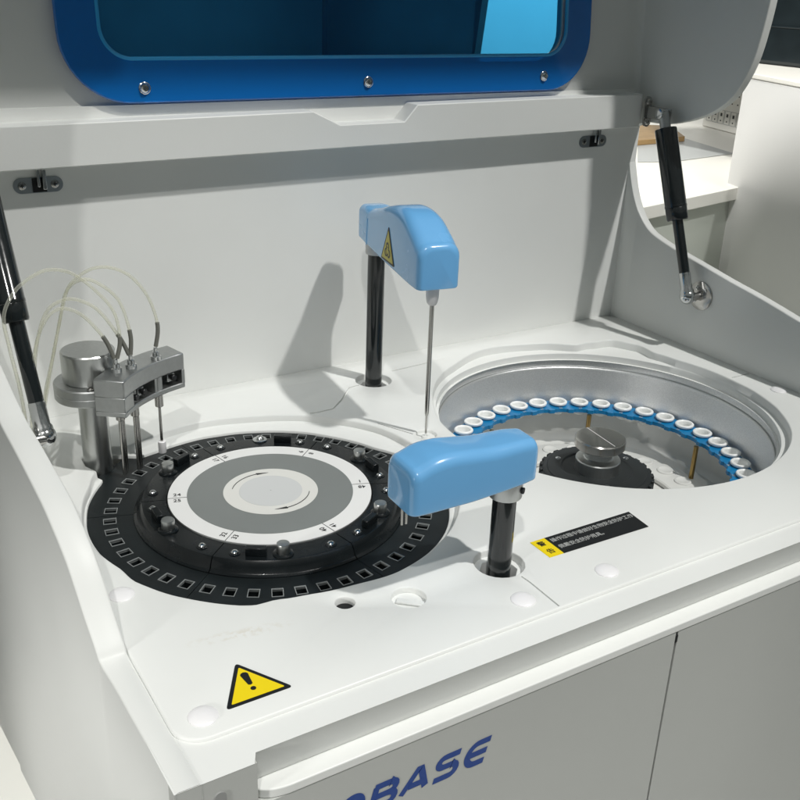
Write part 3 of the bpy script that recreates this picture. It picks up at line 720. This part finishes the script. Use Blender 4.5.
# arm A (upper): post at postA, tip towards the viewer
def probe_arm(name, label, post, zbot, direction, keys, ztop_post, part_label=None, collar='cap'):
    A = thing(name, label, 'probe arm', (0,0,0))
    bm = arm_shell(ends(smoothprof(keys), .007, .008), .015 if zbot > .1 else .0105)
    bm.transform(Matrix.Translation((post[0],post[1],zbot)) @ Matrix.Rotation(direction,4,'Z'))
    o = fin('arm_cover', bm, 'blue', A, 45)
    bm = bmesh.new(); lathe(bm, *post, [(.0112,-.06),(.0112,zbot+.004)], 32); fin('post', bm, 'post', A)
    return A
dirA = math.atan2(.876-postA[1], .592-postA[0])
keysA_old = [(-.016,.0185,.010,.0530),(.000,.0195,.009,.0545),(.012,.0200,.008,.0545),(.022,.0200,.0075,.0550),(.045,.0210,.006,.0610),(.080,.0225,.004,.0715),(.115,.0238,.0025,.0790),(.145,.0248,.001,.0785),(.170,.0255,.0,.0700),(.186,.0258,.0,.0610)]
keysA = [(-.016,.0185,.010,.0530),(.000,.0195,.009,.0545),(.012,.0200,.008,.0545),(.022,.0200,.0075,.0550),(.045,.0210,.006,.0610),(.080,.0225,.004,.0715),(.115,.0238,.0025,.0780),(.145,.0248,.001,.0745),(.170,.0255,.0,.0620),(.186,.0258,.0,.0520)]
A1 = probe_arm('probe_arm', 'tall light blue probe arm with biohazard triangle reaching over the deck between the carousels', postA, .184, dirA, keysA, .25)
bm = bmesh.new(); lathe(bm, *postA, [(.0140,.176),(.0145,.178),(.0145,.1935)], 28); fin('post_collar', bm, 'labelpale', A1)
# rear block step
# needle
nA = (.5915,.8765)
bm = bmesh.new(); lathe(bm, *nA, [(.0045,.1625),(.0062,.1650),(.0074,.1720),(.0076,.1850)], 24); fin('nozzle', bm, 'cap', A1)
bm = bmesh.new(); lathe(bm, *nA, [(.0012,.0015),(.0013,.0230),(.0024,.0275),(.0027,.0400),(.0027,.1630)], 16); fin('needle', bm, 'steel', A1)
# biohazard triangle on the left face of the arm
tri = bpy.data.objects.new('biohazard_label', None); link(tri, A1); tag(tri, 'olive yellow triangle with black biohazard symbol')
def on_side(s, z, off=0):
    u = Vector((math.cos(dirA), math.sin(dirA))); v = Vector((u.y, -u.x))
    hw = curve_interp([(k[0],k[1]) for k in keysA], s)
    p = Vector(postA)+u*s+v*(hw+off); return (p.x, p.y, .184+z)
bt = [(.098,.0510),(.120,.0075),(.073,.0075)]
def side_poly(pts, off, name, m, par):
    bm = bmesh.new(); loft(bm, [[on_side(s,z,off-.0004) for s,z in pts], [on_side(s,z,off) for s,z in pts]], cap1=True); return fin(name, bm, m, par)
side_poly(tri_round(bt,1,.003), .0006, 'border', 'ink', tri); side_poly(tri_round(bt,.82,.001), .0008, 'field', 'oliveyellow', tri)
bm = bmesh.new(); gc = (.0970,.0215)
for k in range(3):
    a = R(90+120*k); cx, cz = gc[0]+.0052*math.cos(a), gc[1]+.0052*math.sin(a)
    rows = []
    for (w) in (0,1):
        pass
    n = 14; o_ = []; i_ = []
    for i in range(n+1):
        t = a-R(148)+R(296)*i/n+PI*0
        ww = .0017*math.sin(PI*i/n)+.0003
        o_.append((cx+(.0052)*math.cos(t), cz+(.0052)*math.sin(t))); i_.append((cx+(.0052-ww*1.6)*math.cos(t)+.0006*math.cos(a), cz+(.0052-ww*1.6)*math.sin(t)+.0006*math.sin(a)))
    for i in range(n):
        bm.faces.new([bm.verts.new(on_side(s,z,.0010)) for s,z in (o_[i],o_[i+1],i_[i+1],i_[i])])
n = 24
for i in range(n):
    t0, t1 = 2*PI*i/n, 2*PI*(i+1)/n
    bm.faces.new([bm.verts.new(on_side(gc[0]+r*math.cos(t), gc[1]+r*math.sin(t), .00105)) for r,t in ((.0052,t0),(.0052,t1),(.0044,t1),(.0044,t0))])
fin('biohazard_symbol', bm, 'ink', tri)
bm = bmesh.new()
# thin moulding line near rear block
pts = [Vector(on_side(.018-.004*(1-z/.045), z, .0001)) for z in (.008,.02,.032,.042)]; tube(bm, pts, .0005, 6); fin('moulding_line', bm, 'blue', A1)

keysB = [(-.014,.0190,.004,.0440),(-.002,.0205,.003,.0450),(.014,.0215,.002,.0452),(.030,.0220,.001,.0455),(.050,.0228,.0,.0476),(.070,.0235,.0,.0496),(.088,.0240,.0,.0485),(.104,.0240,.0,.0430)]
dirB = math.atan2(.612-postB[1], .380-postB[0])
A2 = probe_arm('stirrer_arm', 'low light blue arm reaching left over the black carousel from its front post', postB, .088, dirB, keysB, .14)
bm = bmesh.new(); lathe(bm, *postB, [(.0150,.0725),(.0155,.0735),(.0155,.0930)], 32); cB = fin('post_collar', bm, 'alumatt', A2)
bm = bmesh.new(); lathe_axis(bm, (postB[0]+.008,postB[1]-.0128,.0815), (postB[0]+.013,postB[1]-.0208,.0815), [(.0030,0),(.0030,.0024)], 16); fin('set_screw', bm, 'hole', cB)
for dx in (-.0022,.0022):
    bm = bmesh.new(); lathe(bm, .3975+dx, .6160, [(.0011,.066),(.0011,.090)], 12); fin('stirrer_rod', bm, 'steel', A2)

# ================================================================== WASH STATION
WS = thing('wash_station', 'aluminium wash station with curved needle block and clear tubes beside the left carousel', 'wash station', (0,0,0))
pc = (.2325, .993)
bm = bmesh.new(); lathe(bm, *pc, [(.0155,-.05),(.0155,.090)], 40); fin('pillar', bm, 'alu', WS)
fl_ = bpy.data.objects.new('flange', None)
bm = bmesh.new(); lathe(bm, *pc, [(.0200,.0765),(.0375,.0768),(.0382,.0780),(.0382,.0845),(.0376,.0855),(.0382,.0862),(.0382,.0935),(.0370,.0948),(.0001,.0950)], 64, True, False); fl_ = fin('flange', bm, 'alumatt', WS, 30)
bm = bmesh.new(); lathe(bm, *pc, [(.0268,.0950),(.0278,.0965),(.0283,.0980),(.0283,.1275),(.0270,.1290),(.0001,.1292)], 64, False, False); fin('top_knob', bm, 'alu', WS, 30)
bm = bmesh.new(); lathe(bm, pc[0]-.008, pc[1]-.0315, [(.0040,.0951),(.0038,.0966),(.0024,.0970),(.0022,.0960)], 20, False); fin('flange_screw', bm, 'steel', fl_)
def banana(r0, r1, a0, a1, z0, z1, name, m, bev=.0015, sub=None):
    bm = bmesh.new(); pts = arc_strip(None, CL, r0, r1, a0, a1, 0, 14); prism(bm, pts, z0, z1); return fin(name, bm, m, WS, 30, bev)
a0_, a1_ = 103.5, 141.5
blk = banana(.1520,.1850,a0_,a1_,.0930,.1125,'needle_block_top','alumatt')
bm = bmesh.new(); 
blk2 = banana(.1520,.1850,a0_,a1_,.0715,.0775,'needle_block_base','alumatt', .0012)
banana(.1725,.1845,a0_+.3,a1_-.3,.0770,.0935,'needle_block_back','alumatt', 0)
banana(.1522,.1848,133.5,a1_,.0770,.0935,'needle_block_end','alumatt', .001)
banana(.1522,.1848,a0_,105.0,.0770,.0935,'needle_block_end','alumatt', .0005)
banana(.1524,.1740,118.2,119.4,.0770,.0935,'needle_block_web','alumatt', 0)
needles = [(.2520,.9580,0),(.2690,.9620,0),(.3000,.9740,1)]
for i, (x, y, w) in enumerate(needles):
    bm = bmesh.new(); lathe(bm, x, y, [(.0028,.0560),(.0048,.0575),(.0048,.0716)], 20); fin('lower_fitting', bm, 'steel', WS)
    bm = bmesh.new(); rr = .0026 if not w else .0016
    lathe(bm, x, y, [(rr,-.0085 if not w else .012),(rr,.0580)], 14); fin('wash_needle', bm, 'steel', WS)
    if not w:
        bm = bmesh.new(); lathe(bm, x+.0035, y+.002, [(.0014,-.0085),(.0014,.0580)], 12); fin('wash_needle', bm, 'steel', WS)
    else:
        bm = bmesh.new(); lathe(bm, x, y, [(.0042,.0000),(.0045,.0006),(.0045,.0135),(.0038,.0142)], 20); fin('wiper_block', bm, 'cap', WS)
    bm = bmesh.new(); lathe(bm, x, y, [(.0058,.1125),(.0058,.1165),(.0040,.1172),(.0036,.1215),(.0022,.1222),(.0022,.126)], 20, False); fin('upper_fitting', bm, 'chrome', WS)
    bm = bmesh.new(); lathe(bm, x, y, [(.0050,.0772),(.0050,.0932)], 16); fin('inner_sleeve', bm, 'alumatt', WS)
# black set screws in the windows
for a, z in ((131.6,.0845),(126.0,.0855),(109.0,.0868)):
    p = Vector((CL[0]+.1560*math.cos(R(a)), CL[1]+.1560*math.sin(R(a)), z)); q = p+Vector((-math.cos(R(a)),-math.sin(R(a)),0))
    bm = bmesh.new(); lathe_axis(bm, p, q, [(.0032,0),(.0036,.001),(.0036,.0045),(.0030,.0052)], 16); fin('clamp_screw', bm, 'ink', WS)
    bm = bmesh.new(); u = Vector((math.cos(R(a)), math.sin(R(a)))); c = Vector(CL)+u*.1655
    box(bm, -.0085,.0085,-.0052,.0052,-.0055,.0040); bm.transform(Matrix.Translation((c.x,c.y,z)) @ Matrix.Rotation(R(a),4,'Z')); fin('clamp', bm, 'alumatt', WS, 30, bev=.0008)
# tubes: centrelines measured in x/z with a depth each
TB = [
 [(.3000,.974,.124),(.3045,.975,.150),(.298,.977,.180),(.284,.98,.203),(.269,.984,.2140),(.253,.988,.2175),(.238,.992,.213),(.222,.997,.199),(.212,1.001,.170),(.201,1.004,.128),(.187,1.006,.080),(.178,1.007,.030),(.176,1.006,-.004)],
 [(.2690,.962,.124),(.271,.963,.150),(.263,.966,.186),(.244,.970,.2065),(.229,.974,.2105),(.215,.980,.199),(.206,.986,.165),(.190,.99,.104),(.178,.992,.050),(.172,.992,-.004)],
 [(.2530,.958,.124),(.2590,.960,.146),(.256,.963,.176),(.241,.968,.199),(.223,.970,.217),(.209,.970,.224),(.194,.968,.226),(.178,.967,.220),(.162,.966,.208),(.150,.966,.185),(.152,.968,.150),(.158,.972,.090),(.160,.976,-.004)],
 [(.2520,.959,.124),(.2435,.960,.149),(.226,.961,.175),(.210,.962,.186),(.197,.963,.185),(.186,.965,.173),(.176,.966,.149),(.168,.968,.107),(.163,.970,.050),(.163,.970,-.004)],
 [(.2690,.963,.124),(.2600,.964,.147),(.241,.966,.179),(.222,.968,.192),(.208,.970,.193),(.192,.972,.183),(.180,.974,.153),(.172,.975,.107),(.168,.976,.050),(.168,.976,-.004)],
]
for i, pts in enumerate(TB):
    P_ = spline(pts, 8)
    bm = bmesh.new(); tube(bm, P_[5:], .0018, 10); o = fin('clear_tube', bm, M['tube'], WS)
    bm = bmesh.new(); tube(bm, P_[1:10], .0023, 12); fin('tube_sleeve', bm, 'sleeve', WS)

# ================================================================== BACKGROUND
bm = bmesh.new(); box(bm, -6,9,-4,12,-.93,-.90); o = fin('floor', bm, 'floor'); tag(o, kind='structure')
# neighbouring white instrument
cab = thing('white_cabinet', 'tall plain white cabinet standing at the right edge behind the analyzer', 'cabinet', (0,0,0))
p0, p1, p2 = Vector((2.26,1.88)), Vector((1.90,.905)), Vector((2.60,2.16)); p3 = p2+(p1-p0)*1.15
bm = bmesh.new(); q = [(p0.x,p0.y),(p1.x,p1.y),(p3.x+.4,p3.y),(p2.x,p2.y)]; prism(bm, q, -.88, .285); fin('cabinet_body', bm, 'cabinet', cab, 30, bev=.004)
bm = bmesh.new(); cq = Vector(((p0.x+p3.x)/2,(p0.y+p3.y)/2)); prism(bm, [(x+(x-cq.x)*.008,y+(y-cq.y)*.008) for x,y in q], .2865, .300); fin('cabinet_top', bm, 'table', cab, 30, bev=.003)
# long white table
tb = thing('white_table', 'long white display table beyond the right wall of the analyzer', 'table', (0,0,0))
bm = bmesh.new(); prism(bm, [(1.25,1.628),(2.90,1.955),(5.0,3.3),(4.2,4.4),(1.25,2.9)], -.035, 0); fin('tabletop', bm, 'table', tb, 30, bev=.002)
bm = bmesh.new(); prism(bm, [(1.27,1.66),(2.88,1.98),(4.9,3.3),(4.15,4.3),(1.27,2.88)], -.90, -.036); fin('table_base', bm, 'tabside', tb, 30)
CAM_P = Vector((0,0,.5))
o = None
bm = bmesh.new(); prism(bm, [(2.259,2.238),(2.367,2.198),(2.696,2.241),(2.793,2.552),(2.602,2.591)], .001, .004); o = fin('shade_patch', bm, 'shadegrey', None, 30, bev=.001); tag(o, 'flat grey patch standing in for shade on the white table behind the right strut', 'shade patch')  # shade on the tabletop, put in as a flat grey patch
bm = bmesh.new(); prism(bm, [(2.785,2.783),(2.892,2.721),(2.725,2.487),(2.484,2.473)], .005, .022); o = fin('wooden_board', bm, 'wood', None, 30, bev=.001); tag(o, 'small brown wooden board under the lid corner on the table', 'board')
# upright white sheet with icons
sh = thing('icon_board', 'white upright board with small black icons beside the white cabinet', 'sign board', (0,0,0))
SM = Matrix.Translation((3.148,2.792,.001)) @ Matrix.Rotation(math.atan2(-.219,-.059),4,'Z') @ Matrix.Rotation(R(90),4,'X')
bm = bmesh.new(); box(bm, 0,.95,0,.40,-.03,0); bm.transform(SM); fin('board', bm, 'table', sh, 30, bev=.004)
for i in range(7):
    for j in range(5):
        bm = bmesh.new(); x, y = .035+i*.036+(.01 if j == 4 else 0), .105+j*.030
        w = random.uniform(.002,.0045) if j < 4 else .010; box(bm, x-w,x+w,y-.0022,y+.0022,.0002,.0012); bm.transform(SM); fin('icon', bm, 'ink', sh)
for i in range(6):
    bm = bmesh.new(); x = .040+i*.040
    for (a,b,c,d) in ((x-.018,x+.018,.025,.0265),(x-.018,x+.018,.075,.0765),(x-.018,x-.0168,.0265,.075),(x+.0168,x+.018,.0265,.075)): box(bm, a,b,c,d,.0002,.0010)
    bm.transform(SM); fin('icon_frame', bm, 'greyink', sh)
    bm = bmesh.new(); box(bm, x-.0055,x+.0055,.053,.065,.0002,.0012); box(bm, x-.003,x+.003,.034,.039,.0002,.0012); bm.transform(SM); fin('icon', bm, 'ink', sh)
# dark monitor
mo = thing('dark_monitor', 'dark monitor back in the top right corner above the white cabinet', 'monitor', (0,0,0))
MM = Matrix.Translation((2.584,2.20,.3005)) @ Matrix.Rotation(math.atan2(-.306,-.015),4,'Z')
bm = bmesh.new(); box(bm, -.30,.95,-.35,0,0,.60); bm.transform(MM @ Matrix.Scale(-1,4,(0,1,0))); fin('screen_back', bm, 'monitor', mo, 30, bev=.012)
bm = bmesh.new(); box(bm, -.28,.93,-.004,.006,.105,.110); box(bm, -.28,.93,-.004,.012,.19,.215); bm.transform(MM @ Matrix.Scale(-1,4,(0,1,0))); fin('back_rib', bm, 'monitor', mo, 30, bev=.003)
# hall walls
bm = bmesh.new(); box(bm, -6,9,5.5,5.6,-.9,3.2); o = fin('hall_wall', bm, mat('hall_wall', (.30,.34,.38), .6, noise=.5, nscale=.7)); tag(o, kind='structure')
bm = bmesh.new(); loft(bm, [[(3.38,4.8,-.9),(3.38,4.86,-.9),(6.6,4.86,-.9),(6.6,4.8,-.9)], [(3.76,4.8,2.6),(3.76,4.86,2.6),(6.6,4.86,2.6),(6.6,4.8,2.6)]], cap0=True, cap1=True); o = fin('window_backdrop', bm, 'table'); tag(o, 'pale backdrop added behind the blue window to brighten its right part', 'window backdrop')  # added behind the glass to give the window its bright patch

bm = bmesh.new(); box(bm, 2.45,3.36,4.70,4.76,-.9,2.6); o = fin('window_backdrop', bm, 'monitor'); tag(o, 'dark backdrop added behind the blue window to darken its middle', 'window backdrop')  # added behind the glass so the pane looks less flat
# ================================================================== CAMERA, LIGHT, WORLD
cam = bpy.data.cameras.new('camera'); co = bpy.data.objects.new('camera', cam); C.objects.link(co)
cam.sensor_width = 36; cam.lens = 973.26/800*36; cam.clip_start = .01; cam.clip_end = 100
Rw = Matrix(((.85280559,.18049887,-.49004366),(-.52113564,.35481628,-.77622358),(.03376799,.91734703,.3966537)))
co.matrix_world = Matrix.Translation((0,0,.5)) @ Rw.to_4x4()
S.camera = co
def spot(name, tgt, d, dist, power, radius, col, size=50):
    l = bpy.data.lights.new(name, 'SPOT'); l.energy = power; l.shadow_soft_size = radius; l.color = col; l.spot_size = R(size); l.spot_blend = .4
    o = bpy.data.objects.new(name, l); C.objects.link(o); d = Vector(d).normalized()
    o.location = Vector(tgt)-d*dist; o.rotation_euler = d.to_track_quat('-Z','Y').to_euler(); return o
spot('ceiling_spot', (.62,.85,0), (-.055,.09,-.185), 4.4, 505, .065, (1,.99,.96), 50)
spot('ceiling_spot', (.40,.78,0), (.070,.106,-.18), 7.0, 500, .09, (1,.99,.96), 9.5)
spot('side_fill', (.12,.62,-.38), (.82,.25,-.35), 2.2, 120, .15, (1,.985,.95), 26)  # added fill lamp, brightens the left outer side of the body
spot('floor_fill', (.12,1.62,-.9), (.75,.15,-.65), 2.4, 330, .1, (1,.985,.95), 17)  # added fill lamp for the floor at the lower left
spot('background_fill', (2.1,1.6,.1), (.75,.35,-.6), 2.4, 300, .1, (1,.985,.95), 52)  # added fill lamp for the cabinet and table at the right
spot('backdrop_fill', (4.2,4.8,.6), (.1,.9,-.6), 2.6, 420, .1, (1,1,1), 70)  # added lamp that brightens the pale backdrop behind the window
spot('back_fill', (2.4,2.6,0), (.1,.25,-1), 2.6, 190, .1, (1,.98,.93), 75)  # added fill lamp above the background table
w = bpy.data.worlds.new('World'); S.world = w; w.use_nodes = True; nt = w.node_tree; bg = nt.nodes['Background']
tc = nt.nodes.new('ShaderNodeTexCoord'); sp = nt.nodes.new('ShaderNodeSeparateXYZ'); nt.links.new(tc.outputs['Generated'], sp.inputs[0])
cr = nt.nodes.new('ShaderNodeValToRGB'); el = cr.color_ramp.elements
mr = nt.nodes.new('ShaderNodeMapRange'); mr.inputs['From Min'].default_value = -1; nt.links.new(sp.outputs['Z'], mr.inputs['Value']); nt.links.new(mr.outputs[0], cr.inputs[0])
el[0].position = 0; el[0].color = (.30,.31,.29,1); el[1].position = 1; el[1].color = (.30,.34,.33,1)
e = el.new(.48); e.color = (.14,.16,.16,1); e = el.new(.62); e.color = (.20,.24,.24,1)
# invented rows of bright ceiling boxes, added for metal parts to reflect
br_ = nt.nodes.new('ShaderNodeTexBrick'); br_.inputs['Scale'].default_value = 3.2; br_.inputs['Color1'].default_value = (1.6,1.6,1.5,1); br_.inputs['Color2'].default_value = (0,0,0,1); br_.inputs['Mortar'].default_value = (0,0,0,1); br_.inputs['Mortar Size'].default_value = .06
dv = nt.nodes.new('ShaderNodeVectorMath'); dv.operation = 'DIVIDE'; cx = nt.nodes.new('ShaderNodeCombineXYZ')
ab = nt.nodes.new('ShaderNodeMath'); ab.operation = 'MAXIMUM'; ab.inputs[1].default_value = .12; nt.links.new(sp.outputs['Z'], ab.inputs[0])
for k in range(3): nt.links.new(ab.outputs[0], cx.inputs[k])
nt.links.new(tc.outputs['Generated'], dv.inputs[0]); nt.links.new(cx.outputs[0], dv.inputs[1]); nt.links.new(dv.outputs[0], br_.inputs['Vector'])
up = nt.nodes.new('ShaderNodeMath'); up.operation = 'GREATER_THAN'; up.inputs[1].default_value = .35; nt.links.new(sp.outputs['Z'], up.inputs[0])
sc = nt.nodes.new('ShaderNodeVectorMath'); sc.operation = 'SCALE'; nt.links.new(br_.outputs['Color'], sc.inputs[0]); nt.links.new(up.outputs[0], sc.inputs['Scale'])
ad = nt.nodes.new('ShaderNodeVectorMath'); nt.links.new(cr.outputs[0], ad.inputs[0]); nt.links.new(sc.outputs[0], ad.inputs[1]); nt.links.new(ad.outputs[0], bg.inputs[0])
bg.inputs[1].default_value = .30
S.render.engine = 'CYCLES'
S.view_settings.view_transform = 'Standard'; S.view_settings.look = 'None'; S.view_settings.exposure = 0; S.view_settings.gamma = 1
S.cycles.max_bounces = 8; S.cycles.transparent_max_bounces = 12
